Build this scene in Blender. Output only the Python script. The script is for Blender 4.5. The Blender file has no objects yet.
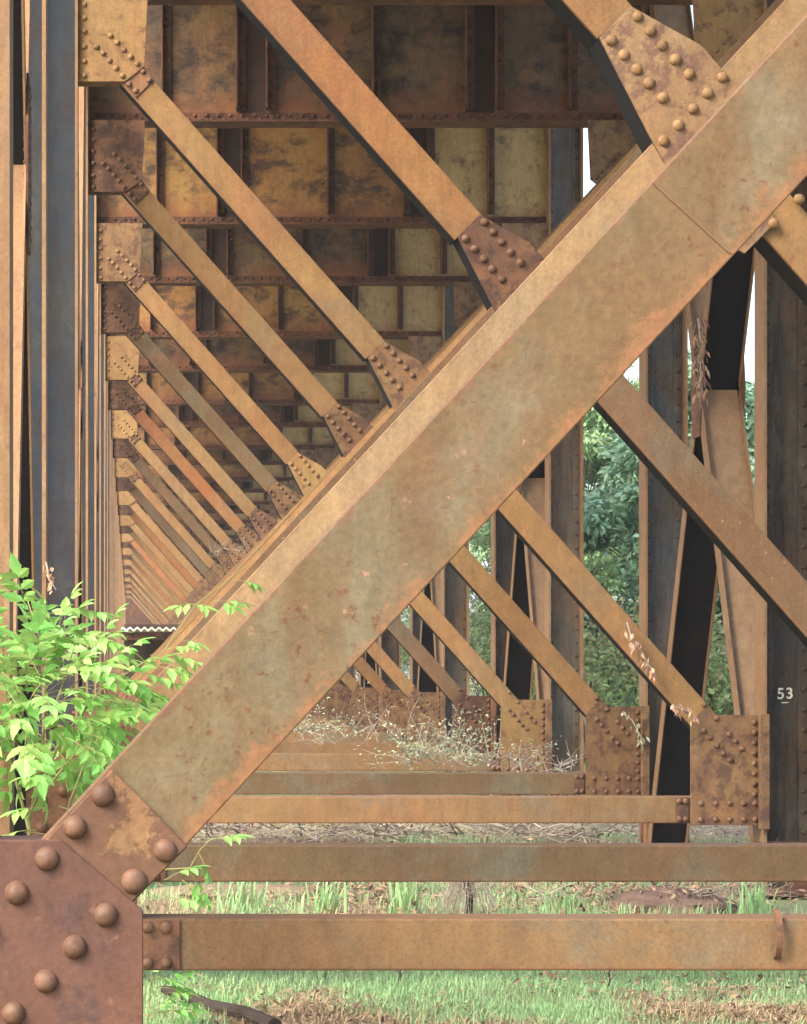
import bpy, bmesh, math, random
from mathutils import Vector, Matrix, noise
random.seed(7)
R = math.radians
scene = bpy.context.scene
C = scene.collection
F = 2600.0                    # focal length in pixels of the 807x1024 picture
DA = 14.63                    # distance of the fourth bent; its picture units give the drawing units below
S = DA / F                    # metres per drawing unit
ZC = 225 * S                  # eye height above the column feet

def X(u): return u * S
def Z(v): return ZC - v * S

# ------------------------------------------------------------------ materials
MATS = {}
def nodes_of(name):
    m = bpy.data.materials.new(name); m.use_nodes = True
    nt = m.node_tree; nt.nodes.clear()
    return m, nt
def N(nt, kind, **kw):
    n = nt.nodes.new(kind)
    for k, v in kw.items(): setattr(n, k, v)
    return n
def ramp(nt, src, stops, interp='LINEAR'):
    r = N(nt, 'ShaderNodeValToRGB'); r.color_ramp.interpolation = interp
    e = r.color_ramp.elements
    while len(e) < len(stops): e.new(0.5)
    for i, (p, c) in enumerate(stops):
        e[i].position = p
        e[i].color = (c, c, c, 1) if isinstance(c, (int, float)) else (*c, 1)
    nt.links.new(src, r.inputs[0]); return r.outputs[0]
def mixc(nt, fac, a, b, blend='MIX'):
    m = N(nt, 'ShaderNodeMix', data_type='RGBA', blend_type=blend)
    for s, v in ((0, fac), (6, a), (7, b)):
        if hasattr(v, 'node'): nt.links.new(v, m.inputs[s])
        elif isinstance(v, (int, float)): m.inputs[s].default_value = v
        else: m.inputs[s].default_value = (*v, 1)
    return m.outputs[2]
def mathn(nt, op, a, b=0.0, clamp=False):
    m = N(nt, 'ShaderNodeMath', operation=op, use_clamp=clamp)
    for s, v in ((0, a), (1, b)):
        if hasattr(v, 'node'): nt.links.new(v, m.inputs[s])
        else: m.inputs[s].default_value = v
    return m.outputs[0]
def tex(nt, vec, scale, detail=6, rough=0.6, dist=0.0):
    n = N(nt, 'ShaderNodeTexNoise'); n.inputs['Scale'].default_value = scale
    n.inputs['Detail'].default_value = detail; n.inputs['Roughness'].default_value = rough
    n.inputs['Distortion'].default_value = dist
    nt.links.new(vec, n.inputs['Vector']); return n.outputs['Fac']
def stretch(nt, vec, sc):
    m = N(nt, 'ShaderNodeMapping'); m.inputs['Scale'].default_value = sc
    nt.links.new(vec, m.inputs['Vector']); return m.outputs[0]

def steel(name, base, second, stain, amount=0.5, orange=0.0, grey=0.0, scale=3.0, rough=0.72, streak=0.35, speck=0.35, tone=0.25, soft=0.09, fleck=0.0, spec=0.3, flat=1.0, edge=0.0, foot=None):
    """old painted steel: two paint tones, hard edged rust stains, specks, vertical run marks"""
    m, nt = nodes_of(name)
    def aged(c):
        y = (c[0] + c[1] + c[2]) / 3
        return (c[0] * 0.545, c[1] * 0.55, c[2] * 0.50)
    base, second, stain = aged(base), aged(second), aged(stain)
    out = N(nt, 'ShaderNodeOutputMaterial'); b = N(nt, 'ShaderNodeBsdfPrincipled')
    nt.links.new(b.outputs[0], out.inputs[0])
    geo = N(nt, 'ShaderNodeNewGeometry'); oi = N(nt, 'ShaderNodeObjectInfo')
    off = N(nt, 'ShaderNodeVectorMath', operation='MULTIPLY_ADD')
    cx = N(nt, 'ShaderNodeCombineXYZ')
    for i in range(3): nt.links.new(mathn(nt, 'MULTIPLY', oi.outputs['Random'], (31.0, 17.0, 47.0)[i]), cx.inputs[i])
    nt.links.new(geo.outputs['Position'], off.inputs[0]); off.inputs[1].default_value = (1, 1, 1)
    nt.links.new(cx.outputs[0], off.inputs[2]); P = off.outputs[0]
    big = tex(nt, P, scale, 8, 0.62, 0.4)
    col = mixc(nt, ramp(nt, big, [(0.38, 0.0), (0.62, 1.0)]), base, second)
    if grey:
        g = tex(nt, P, scale * 0.8, 7, 0.65, 0.8)
        gf = mathn(nt, 'MULTIPLY', ramp(nt, g, [(0.50, 0.0), (0.64, 1.0)]), grey)
        col = mixc(nt, gf, col, (0.135, 0.125, 0.085))
    if orange:
        o = tex(nt, stretch(nt, P, (1.3, 1.3, 0.8)), scale * 0.75, 5, 0.6, 0.6)
        of = mathn(nt, 'MULTIPLY', ramp(nt, o, [(0.50, 0.0), (0.68, 1.0)]), orange)
        col = mixc(nt, of, col, (0.27, 0.105, 0.045))
    st = tex(nt, stretch(nt, P, (9, 9, 1.3)), 1.8, 8, 0.75, 0.9)
    sf = mathn(nt, 'MULTIPLY', ramp(nt, st, [(0.46, 0.0), (0.70, 1.0)]), streak)
    col = mixc(nt, sf, col, stain)
    s1 = tex(nt, stretch(nt, P, (1, 1, flat)), scale * 2.7, 12, 0.72, 0.3)
    lo = 0.66 - 0.3 * amount
    sp = ramp(nt, s1, [(lo, 0.0), (lo + soft, 1.0)])
    col = mixc(nt, mathn(nt, 'MULTIPLY', sp, 0.85), col, stain)
    s2 = tex(nt, P, 62, 5, 0.7)
    sk = ramp(nt, s2, [(0.57, 0.0), (0.66, 1.0)])
    clus = ramp(nt, tex(nt, P, 5, 4, 0.6), [(0.42, 0.0), (0.6, 1.0)])
    skf = mathn(nt, 'MULTIPLY', mathn(nt, 'MULTIPLY', sk, clus), speck)
    col = mixc(nt, skf, col, (stain[0] * .9, stain[1] * .7, stain[2] * .6))
    if fleck:
        f1 = mathn(nt, 'MULTIPLY', ramp(nt, tex(nt, P, 38, 3, 0.6), [(0.64, 0.0), (0.69, 1.0)]), ramp(nt, tex(nt, P, 3.1, 3, 0.6), [(0.5, 0.0), (0.62, 1.0)]))
        col = mixc(nt, mathn(nt, 'MULTIPLY', f1, fleck), col, (0.34, 0.17, 0.11))
    if edge:      # rust creeping in from the two long edges of a rolled bar
        tc = N(nt, 'ShaderNodeTexCoord'); sx = N(nt, 'ShaderNodeSeparateXYZ'); nt.links.new(tc.outputs['Object'], sx.inputs[0])
        az = mathn(nt, 'DIVIDE', mathn(nt, 'SUBTRACT', 0.028, sx.outputs[2]), 0.103)
        wob = mathn(nt, 'ADD', az, mathn(nt, 'MULTIPLY', mathn(nt, 'SUBTRACT', tex(nt, P, 20, 10, 0.8), 0.5), 1.9))
        ef = mathn(nt, 'MULTIPLY', ramp(nt, wob, [(0.78, 0.0), (0.98, 1.0)]), edge)
        col = mixc(nt, ef, col, (0.185, 0.086, 0.036))
        az2 = mathn(nt, 'DIVIDE', sx.outputs[2], 0.075)
        wob2 = mathn(nt, 'ADD', az2, mathn(nt, 'MULTIPLY', mathn(nt, 'SUBTRACT', tex(nt, P, 24, 8, 0.75), 0.5), .8))
        col = mixc(nt, mathn(nt, 'MULTIPLY', ramp(nt, wob2, [(0.90, 0.0), (1.1, 1.0)]), edge * .8), col, (0.14, 0.065, 0.035))
    if foot:      # rust gathered along the bottom seam
        sx = N(nt, 'ShaderNodeSeparateXYZ'); nt.links.new(geo.outputs['Position'], sx.inputs[0])
        hz = mathn(nt, 'DIVIDE', mathn(nt, 'SUBTRACT', sx.outputs[2], foot[0]), foot[1])
        wob = mathn(nt, 'ADD', hz, mathn(nt, 'MULTIPLY', mathn(nt, 'SUBTRACT', tex(nt, P, 5, 8, 0.75), 0.5), 1.7))
        col = mixc(nt, mathn(nt, 'MULTIPLY', ramp(nt, wob, [(0.15, 1.0), (0.7, 0.0)]), .85), col, (0.17, 0.065, 0.026))
    s3 = tex(nt, P, 90, 4, 0.7)
    col = mixc(nt, 0.34, col, ramp(nt, s3, [(0.3, 0.25), (0.7, 0.75)]), 'OVERLAY')
    col = mixc(nt, 0.38, col, ramp(nt, tex(nt, stretch(nt, P, (1, 1, .6)), 15, 9, 0.72, 0.4), [(0.32, 0.28), (0.68, 0.72)]), 'OVERLAY')
    # each piece a little lighter or darker than its neighbours
    hsv = N(nt, 'ShaderNodeHueSaturation'); nt.links.new(col, hsv.inputs['Color'])
    nt.links.new(mathn(nt, 'ADD', mathn(nt, 'MULTIPLY', oi.outputs['Random'], tone), 1 - tone / 2), hsv.inputs['Value'])
    nt.links.new(hsv.outputs[0], b.inputs['Base Color'])
    rr = mathn(nt, 'ADD', mathn(nt, 'MULTIPLY', s1, 0.35), rough - 0.18, True)
    nt.links.new(rr, b.inputs['Roughness'])
    b.inputs['Specular IOR Level'].default_value = spec
    bump = N(nt, 'ShaderNodeBump'); bump.inputs['Strength'].default_value = 0.45; bump.inputs['Distance'].default_value = 0.004
    h = mathn(nt, 'ADD', mathn(nt, 'MULTIPLY', sp, 0.35), mathn(nt, 'ADD', mathn(nt, 'MULTIPLY', s3, 0.5), mathn(nt, 'MULTIPLY', s2, 0.4)))
    nt.links.new(h, bump.inputs['Height']); nt.links.new(bump.outputs[0], b.inputs['Normal'])
    MATS[name] = m; return m

PUR = (0.15, 0.073, 0.055)
steel('tan_paint',    (0.44, 0.255, 0.105), (0.36, 0.19, 0.075), (0.21, 0.095, 0.045), 0.06, orange=0.45, grey=0.30, scale=1.6, fleck=.2, edge=.6)
steel('front_paint',  (0.200, 0.140, 0.066), (0.215, 0.122, 0.054), (0.19, 0.082, 0.038), 0.07, orange=0.14, grey=0.60, scale=2.2, streak=0.45, speck=1.0, tone=0.0, fleck=.7, edge=.9)
steel('strut_paint',  (0.37, 0.215, 0.100), (0.31, 0.18, 0.085), (0.19, 0.105, 0.065), 0.06, orange=0.28, grey=0.7, scale=2.4, speck=.6, fleck=.3, edge=.6)
steel('strut_dark',   (0.275, 0.180, 0.096), (0.24, 0.145, 0.078), (0.15, 0.09, 0.06), 0.06, orange=0.2, grey=0.8, scale=2.6, speck=.6, edge=.5)
steel('olive_paint',  (0.25, 0.16, 0.082), (0.21, 0.125, 0.065), (0.15, 0.08, 0.05), 0.10, orange=0.35, grey=0.6, scale=1.8, fleck=.9, edge=.6)
steel('orange_paint', (0.43, 0.215, 0.085), (0.45, 0.165, 0.065), (0.24, 0.09, 0.045), 0.08, orange=0.8, grey=0.35, scale=1.1, fleck=.4, edge=.6)
steel('pale_tan',     (0.46, 0.29, 0.155), (0.42, 0.25, 0.125), (0.24, 0.12, 0.06), 0.05, orange=0.15, grey=0.35, scale=1.6, fleck=.3, edge=.5)
steel('brown_flake',  (0.29, 0.165, 0.090), (0.25, 0.13, 0.07), (0.16, 0.08, 0.05), 0.08, orange=0.45, grey=0.45, scale=1.8, fleck=1.0, edge=.5)
steel('purple_rust',  (0.30, 0.150, 0.080), (0.19, 0.09, 0.06), (0.105, 0.056, 0.048), 0.62, orange=0.35, scale=3.4, rough=0.78, fleck=.2)
steel('foot_rust',    (0.185, 0.083, 0.052), (0.15, 0.070, 0.052), (0.105, 0.058, 0.055), 0.38, orange=0.22, scale=2.2, rough=0.7, tone=0.0, fleck=.25)
steel('splice_mix',   (0.31, 0.185, 0.090), (0.29, 0.14, 0.065), (0.165, 0.078, 0.052), 0.75, orange=0.2, scale=3.2, rough=0.75, soft=0.03, tone=0.0)
steel('ochre_gusset', (0.44, 0.27, 0.105), (0.37, 0.20, 0.08), (0.20, 0.095, 0.065), 0.42, orange=0.25, grey=0.1, scale=4.2, rough=0.75, fleck=.2)
steel('tan_gusset',   (0.38, 0.235, 0.125), (0.33, 0.185, 0.095), (0.185, 0.095, 0.075), 0.55, orange=0.12, grey=0.2, scale=3.6, rough=0.75, soft=.07, fleck=.3)
steel('mixed_gusset', (0.36, 0.205, 0.095), (0.25, 0.13, 0.07), (0.145, 0.074, 0.058), 0.58, orange=0.3, scale=4.2, rough=0.78, fleck=.25)
steel('blue_web',     (0.028, 0.046, 0.082), (0.050, 0.060, 0.076), (0.055, 0.036, 0.028), 0.22, orange=0.06, grey=0.15, scale=1.4, rough=0.6, streak=0.95, speck=0.5, flat=.25, spec=.2)
steel('brown_web',    (0.085, 0.078, 0.075), (0.13, 0.082, 0.052), (0.035, 0.024, 0.022), 0.50, orange=0.2, grey=0.25, scale=1.8, rough=0.6, streak=0.95, speck=0.6, soft=.16, flat=.16, spec=.2)
steel('grey_web',     (0.16, 0.165, 0.18), (0.20, 0.145, 0.095), (0.055, 0.038, 0.036), 0.46, orange=0.2, grey=0.4, scale=1.6, rough=0.6, streak=0.75, speck=0.5, soft=.2, flat=.22, spec=.2)
steel('near_black',   (0.012, 0.012, 0.016), (0.020, 0.018, 0.020), (0.035, 0.02, 0.015), 0.12, orange=0.01, scale=2.0, rough=0.75, streak=0.3, spec=.12)  # near-black tone for lower legs, crossing plate edges and one brace bar
steel('flange_tan',   (0.44, 0.27, 0.155), (0.37, 0.205, 0.105), (0.17, 0.085, 0.05), 0.2, orange=0.3, scale=2.0, streak=0.2)
steel('brace_tan',    (0.50, 0.31, 0.175), (0.45, 0.25, 0.13), (0.2, 0.10, 0.06), 0.10, orange=0.2, scale=1.4)
steel('girder_web',   (0.56, 0.32, 0.100), (0.42, 0.20, 0.070), (0.065, 0.040, 0.040), 0.64, orange=0.6, scale=1.5, rough=0.5, streak=0.35, speck=0.7, soft=0.13, flat=1.5, foot=(5.08, .40))
steel('girder_dark',  (0.27, 0.165, 0.070), (0.15, 0.085, 0.052), (0.030, 0.022, 0.026), 0.66, orange=0.6, grey=0.25, scale=1.4, rough=0.5, streak=0.35, speck=0.7, soft=0.14, flat=1.5, foot=(5.07, .36))
steel('girder_daylit', (0.74, 0.52, 0.25), (0.62, 0.41, 0.18), (0.19, 0.11, 0.09), 0.42, orange=0.2, grey=0.1, scale=1.9, rough=0.6, streak=0.3, soft=0.12, foot=(5.06, .25))  # right end panels: daylight from that side put into a paler colour
steel('girder_trim',  (0.21, 0.080, 0.036), (0.13, 0.055, 0.034), (0.060, 0.032, 0.026), 0.4, orange=0.35, scale=3.0, rough=0.7)
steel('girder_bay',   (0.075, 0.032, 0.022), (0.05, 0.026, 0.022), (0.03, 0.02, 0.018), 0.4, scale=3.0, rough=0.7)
steel('rivet_rust',   (0.27, 0.145, 0.085), (0.22, 0.11, 0.068), (0.17, 0.08, 0.05), 0.25, orange=0.15, scale=12.0, rough=0.62)
steel('rivet_foot',   (0.215, 0.115, 0.072), (0.18, 0.09, 0.06), (0.13, 0.065, 0.05), 0.25, orange=0.10, scale=12.0, rough=0.6)
steel('rivet_ochre',  (0.42, 0.25, 0.12), (0.32, 0.17, 0.08), (0.18, 0.09, 0.055), 0.25, orange=0.15, scale=12.0, rough=0.65)

def plain(name, col, var=0.3, scale=6.0, rough=0.85, col2=None, trans=0.0, bump=0.0, spec=0.3):
    m, nt = nodes_of(name); out = N(nt, 'ShaderNodeOutputMaterial')
    geo = N(nt, 'ShaderNodeNewGeometry')
    P = geo.outputs['Position']
    c2 = col2 or tuple(c * (1 - var) for c in col)
    n = tex(nt, P, scale, 6, 0.65)
    c = mixc(nt, ramp(nt, n, [(0.35, 0.0), (0.65, 1.0)]), col, c2)
    ri = mathn(nt, 'ADD', mathn(nt, 'MULTIPLY', geo.outputs['Random Per Island'], 2 * var), 1 - var)
    hsv = N(nt, 'ShaderNodeHueSaturation'); nt.links.new(c, hsv.inputs['Color']); nt.links.new(ri, hsv.inputs['Value'])
    hr = mathn(nt, 'ADD', mathn(nt, 'MULTIPLY', geo.outputs['Random Per Island'], 0.05), 0.475)
    nt.links.new(hr, hsv.inputs['Hue'])
    b = N(nt, 'ShaderNodeBsdfPrincipled'); nt.links.new(hsv.outputs[0], b.inputs['Base Color'])
    b.inputs['Roughness'].default_value = rough; b.inputs['Specular IOR Level'].default_value = spec
    if bump:
        bp = N(nt, 'ShaderNodeBump'); bp.inputs['Strength'].default_value = bump; bp.inputs['Distance'].default_value = 0.01
        nt.links.new(tex(nt, P, scale * 6, 5), bp.inputs['Height']); nt.links.new(bp.outputs[0], b.inputs['Normal'])
    if trans:
        t = N(nt, 'ShaderNodeBsdfTranslucent'); nt.links.new(hsv.outputs[0], t.inputs['Color'])
        mx = N(nt, 'ShaderNodeMixShader'); mx.inputs[0].default_value = trans
        nt.links.new(b.outputs[0], mx.inputs[1]); nt.links.new(t.outputs[0], mx.inputs[2])
        nt.links.new(mx.outputs[0], out.inputs[0])
    else: nt.links.new(b.outputs[0], out.inputs[0])
    MATS[name] = m; return m
plain('tree_leaf', (0.31, 0.47, 0.29), 0.45, 0.6, 0.5, (0.19, 0.33, 0.19), trans=0.35, spec=0.5)
plain('tree_leaf_light', (0.38, 0.50, 0.25), 0.4, 0.6, 0.5, (0.25, 0.39, 0.18), trans=0.4, spec=0.4)
plain('shrub_leaf', (0.25, 0.38, 0.13), 0.4, 1.5, 0.6, (0.36, 0.31, 0.16), trans=0.35)
plain('vine_leaf', (0.38, 0.62, 0.17), 0.38, 9.0, 0.55, (0.22, 0.46, 0.11), trans=0.45, spec=0.45)
plain('vine_stem', (0.22, 0.20, 0.08), 0.2, 20)
plain('bark', (0.10, 0.075, 0.055), 0.3, 5, 0.95, bump=0.6)
plain('dark_wood', (0.045, 0.032, 0.025), 0.3, 15, 0.9, bump=0.6)
plain('dry_stick', (0.42, 0.35, 0.28), 0.35, 10, 0.9)
plain('pale_leaf', (0.40, 0.46, 0.28), 0.4, 6, 0.9, (0.36, 0.36, 0.24), trans=0.3)
plain('dry_leaf', (0.23, 0.125, 0.085), 0.5, 10, 0.9, (0.33, 0.23, 0.15), trans=0.2)
plain('copper_leaf', (0.42, 0.20, 0.12), 0.4, 10, 0.7, (0.50, 0.33, 0.24), trans=0.2)
plain('grass_green', (0.28, 0.46, 0.20), 0.3, 1.2, 0.7, (0.36, 0.49, 0.24), trans=0.35)
plain('grass_dry', (0.42, 0.33, 0.19), 0.3, 1.5, 0.9, (0.32, 0.24, 0.14), trans=0.2)
plain('bank_soil', (0.20, 0.135, 0.095), 0.3, 9, 0.95, (0.12, 0.08, 0.058), bump=1.0)
plain('root_mat', (0.20, 0.13, 0.08), 0.4, 20, 0.95)
plain('white_paint', (0.78, 0.75, 0.66), 0.05, 30, 0.7)
plain('worn_white', (0.80, 0.76, 0.62), 0.02, 70, 0.8, (0.36, 0.31, 0.24))
plain('sheet_metal', (0.36, 0.33, 0.31), 0.25, 5, 0.55, (0.25, 0.16, 0.12))
plain('timber', (0.10, 0.07, 0.05), 0.3, 4, 0.9, bump=0.4)

def ground_mat():
    m, nt = nodes_of('ground_soil'); out = N(nt, 'ShaderNodeOutputMaterial'); b = N(nt, 'ShaderNodeBsdfPrincipled')
    nt.links.new(b.outputs[0], out.inputs[0]); geo = N(nt, 'ShaderNodeNewGeometry'); P = geo.outputs['Position']
    c = mixc(nt, ramp(nt, tex(nt, P, 3.0, 8, 0.7), [(0.35, 0.0), (0.65, 1.0)]), (0.26, 0.19, 0.13), (0.17, 0.115, 0.08))
    g = ramp(nt, tex(nt, P, 0.9, 6, 0.65), [(0.45, 0.0), (0.58, 1.0)])
    c = mixc(nt, mathn(nt, 'MULTIPLY', g, 0.8), c, (0.15, 0.21, 0.075))
    c = mixc(nt, ramp(nt, tex(nt, P, 40, 4, 0.7), [(0.55, 0.0), (0.7, 0.6)]), c, (0.40, 0.31, 0.22))
    nt.links.new(c, b.inputs['Base Color']); b.inputs['Roughness'].default_value = 0.95
    bp = N(nt, 'ShaderNodeBump'); bp.inputs['Strength'].default_value = 0.7; bp.inputs['Distance'].default_value = 0.03
    nt.links.new(tex(nt, P, 22, 8, 0.7), bp.inputs['Height']); nt.links.new(bp.outputs[0], b.inputs['Normal'])
    MATS['ground_soil'] = m
ground_mat()

# ------------------------------------------------------------------ helpers
def tag(o, label=None, cat=None, group=None, kind=None):
    if label: o['label'] = label
    if cat: o['category'] = cat
    if group: o['group'] = group
    if kind: o['kind'] = kind
    return o
def empty(name, loc, rz=0):
    o = bpy.data.objects.new(name, None); o.location = loc; o.rotation_euler = (0, 0, rz)
    o.empty_display_size = 0.1; C.objects.link(o); return o
def put(name, mesh, mat, parent=None, loc=(0, 0, 0), rot=(0, 0, 0)):
    """link one object; the material sits on the object so meshes can be shared"""
    o = bpy.data.objects.new(name, mesh); C.objects.link(o); o.parent = parent
    o.location = loc; o.rotation_euler = rot
    if not mesh.materials: mesh.materials.append(MATS[mat])
    o.material_slots[0].link = 'OBJECT'; o.material_slots[0].material = MATS[mat]
    return o
MESH = {}
def cached(key, fn):
    if key not in MESH: MESH[key] = fn()
    return MESH[key]
def finish(bm, name, smooth=False):
    bmesh.ops.recalc_face_normals(bm, faces=bm.faces[:])
    me = bpy.data.meshes.new(name); bm.to_mesh(me); bm.free()
    if smooth:
        for p in me.polygons: p.use_smooth = True
    return me
def raw(verts, faces, name):
    me = bpy.data.meshes.new(name); me.from_pydata(verts, [], faces); me.update(); return me
def prism_xz(bm, poly, y0, y1):
    """extrude a polygon of (x, z) from depth y0 to y1"""
    a = [bm.verts.new((x, y0, z)) for x, z in poly]; b = [bm.verts.new((x, y1, z)) for x, z in poly]
    n = len(poly); bm.faces.new(a); bm.faces.new(b[::-1])
    for i in range(n): bm.faces.new((a[i], b[i], b[(i + 1) % n], a[(i + 1) % n]))
def box(bm, x0, x1, y0, y1, z0, z1):
    prism_xz(bm, [(x0, z0), (x1, z0), (x1, z1), (x0, z1)], y0, y1)
def profile_x(bm, prof, L):
    """extrude a profile of (y, z) along x"""
    a = [bm.verts.new((0, y, z)) for y, z in prof]; b = [bm.verts.new((L, y, z)) for y, z in prof]
    n = len(prof); bm.faces.new(a[::-1]); bm.faces.new(b)
    for i in range(n): bm.faces.new((a[i], a[(i + 1) % n], b[(i + 1) % n], b[i]))
def channel_prof(w, d, t=0.014, r=0.006):
    """channel whose web faces the camera (-y) and whose legs point back"""
    h = w / 2
    return [(r, -h), (d, -h), (d, -h + t), (t, -h + t), (t, h - t), (d, h - t), (d, h), (r, h), (r * .3, h - r * .3), (0, h - r), (0, -h + r), (r * .3, -h + r * .3)]
def channel(L, w, d, name):
    bm = bmesh.new(); profile_x(bm, channel_prof(w, d), L); return finish(bm, name)
def edge_bevel(bm, off):
    bmesh.ops.recalc_face_normals(bm, faces=bm.faces[:])
    es = [e for e in bm.edges if len(e.link_faces) == 2 and e.calc_face_angle(0) > 0.6]
    bmesh.ops.bevel(bm, geom=es, offset=off, segments=1, affect='EDGES')
def plate(poly, y0, y1, name, bev=0.0018):
    bm = bmesh.new(); prism_xz(bm, poly, y0, y1); edge_bevel(bm, bev); return finish(bm, name)
def dome(bm, x, y, z, r=0.0168, h=0.0145, seg=14, rings=4):
    """button head pointing to -y"""
    rows = []
    for k in range(rings):
        a = k / rings * math.pi / 2
        rows.append([bm.verts.new((x + r * math.cos(a) * math.cos(t), y - h * math.sin(a), z + r * math.cos(a) * math.sin(t)))
                     for t in [2 * math.pi * i / seg for i in range(seg)]])
    top = bm.verts.new((x, y - h, z))
    for k in range(rings - 1):
        for i in range(seg): bm.faces.new((rows[k][i], rows[k][(i + 1) % seg], rows[k + 1][(i + 1) % seg], rows[k + 1][i]))
    for i in range(seg): bm.faces.new((rows[-1][i], rows[-1][(i + 1) % seg], top))
def rivet_mesh(k=0):
    bm = bmesh.new(); dome(bm, 0, 0, 0, seg=18, rings=5)
    for v in bm.verts:
        n = noise.noise((v.co.x * 70 + k * 9, v.co.y * 70, v.co.z * 70)) * .0012 + noise.noise((v.co.x * 210, v.co.y * 210 + k * 5, v.co.z * 210)) * .0005
        if v.co.y < -.002: v.co += Vector((v.co.x, v.co.y - .004, v.co.z)).normalized() * n
    return finish(bm, 'rivet', True)
def put_rivet(mat, parent, loc):
    k = random.randrange(5)
    o = put('rivet', cached(('rivet', k), lambda: rivet_mesh(k)), mat, parent, loc, (0, U0(0, 6.28), 0))
    q = U0(.95, 1.05); o.scale = (q, U0(.85, 1.05), q); return o
U0 = random.uniform
def pt(px, py, k): return ((px - 132) / k, (py - 670) / k)
K0, K1 = 4.134, 1.962

# ------------------------------------------------------------------ bent drawings (drawing units, y down)
MID = 288.0
def mir(pts): return [(2 * MID - x, y) for x, y in pts]
UL = [(-54, -676), (16, -676), (12.5, -603), (-7, -588), (-54, -588)]
SPL_T = [(11.5, -604), (21.5, -590), (4, -572), (-8, -587)]
UR = mir(UL)[::-1]
LL = [(-54, 41), (-17, 41), (2.7, 58), (2.7, 155), (-54, 155)]
LR = [(558, 155), (558, 58), (566, 44), (574, 36), (585, 45), (626, 45), (626, 155)]
CG = [(238, -322), (254, -338), (290, -318), (309, -296), (304, -277), (328, -228), (312, -212), (276, -232), (271.5, -258), (263, -273)]
CG_EDGE = [[(238, -322), (263, -273)], [(263, -273), (271.5, -258)]]
SPL_F = [pt(a, b, 4.134) for a, b in ((36, 850), (112, 769), (188, 846), (112, 922))]
def z3(px, py, ox, oy): return (ox + px / 2.989, oy + py / 2.989)
RIV = {}
ul = [(252, y) for y in (15, 55, 95, 140, 185, 228)] + [(330, 108), (350, 128), (371, 151), (391, 171), (410, 192), (289, 142), (308, 161), (328, 183), (347, 205), (366, 228), (428, 215), (446, 240), (386, 252), (406, 272)]
RIV['UL'] = [pt(*z3(a, b, 0, 0), 1.0) for a, b in ul]
RIV['UR'] = mir(RIV['UL'])
RIV['LL'] = [pt(a, b, K0) for a, b in ((47, 858), (17, 892), (-13, 925), (106, 914), (75, 946), (46, 980), (14, 1012))] + [(-46, y) for y in (52, 66, 80, 94, 108, 122, 136, 149)] + [(x, 148) for x in (-32, -18, -4)]
lr = [(498, 62), (535, 103), (573, 150), (592, 171), (611, 193), (497, 140), (516, 161), (535, 185), (555, 208), (575, 227)] + [(648, y) for y in (115, 145, 176, 207, 238, 268, 299, 330)] + [(x, 357) for x in (488, 532, 575, 616, 650)] + [(x, 405) for x in (488, 532, 575, 616, 650)]
RIV['LR'] = [pt(*z3(a, b, 537, 684), 1.0) for a, b in lr]
cg = [(299, 52), (337, 95), (373, 138), (411, 181), (452, 224), (220, 123), (258, 166), (296, 209), (333, 251), (374, 295), (551, 234), (508, 281), (464, 328), (421, 376), (376, 423)]
RIV['CG'] = [pt(*z3(a, b, 537, 0), K1) for a, b in cg]
cc = (283.0, -275.0)
RIV['CG'] += [(2 * cc[0] - x, 2 * cc[1] - y) for x, y in RIV['CG'][3:5] + RIV['CG'][8:10]]
RIV['CG'] += [pt(798, 200, K1), pt(773, 224, K1)]
D1A, D1B = (-22, -585 - 30 * 1.1266), (600, -318 + 355 * 1.1266)
D2A, D2B = (-44, 37 + 44 * 1.078), (592, 37 - 592 * 1.078)
W = 0.150
COLW, COLD = 52 * S, 0.23
ZTOP = Z(-886)

def diag_obj(name, a, b, mat, parent, y, w=W, d=0.15):
    ax, az, bx, bz = X(a[0]), Z(a[1]), X(b[0]), Z(b[1])
    L = math.hypot(bx - ax, bz - az); ang = math.atan2(bz - az, bx - ax)
    def shell():
        bm = bmesh.new(); h = w / 2; r = .0022; t = .014
        profile_x(bm, [(r, -h), (t, -h), (t, h - t), (d, h - t), (d, h), (r, h), (r * .3, h - r * .3), (0, h - r), (0, -h + r), (r * .3, -h + r * .3)], L); return finish(bm, name)
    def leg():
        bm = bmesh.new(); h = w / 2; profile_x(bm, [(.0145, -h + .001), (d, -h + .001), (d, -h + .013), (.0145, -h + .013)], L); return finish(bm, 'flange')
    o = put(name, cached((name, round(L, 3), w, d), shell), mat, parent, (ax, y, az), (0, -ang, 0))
    put('flange', cached((name, 'leg', round(L, 3), w, d), leg), 'near_black', o)
    return o
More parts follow.
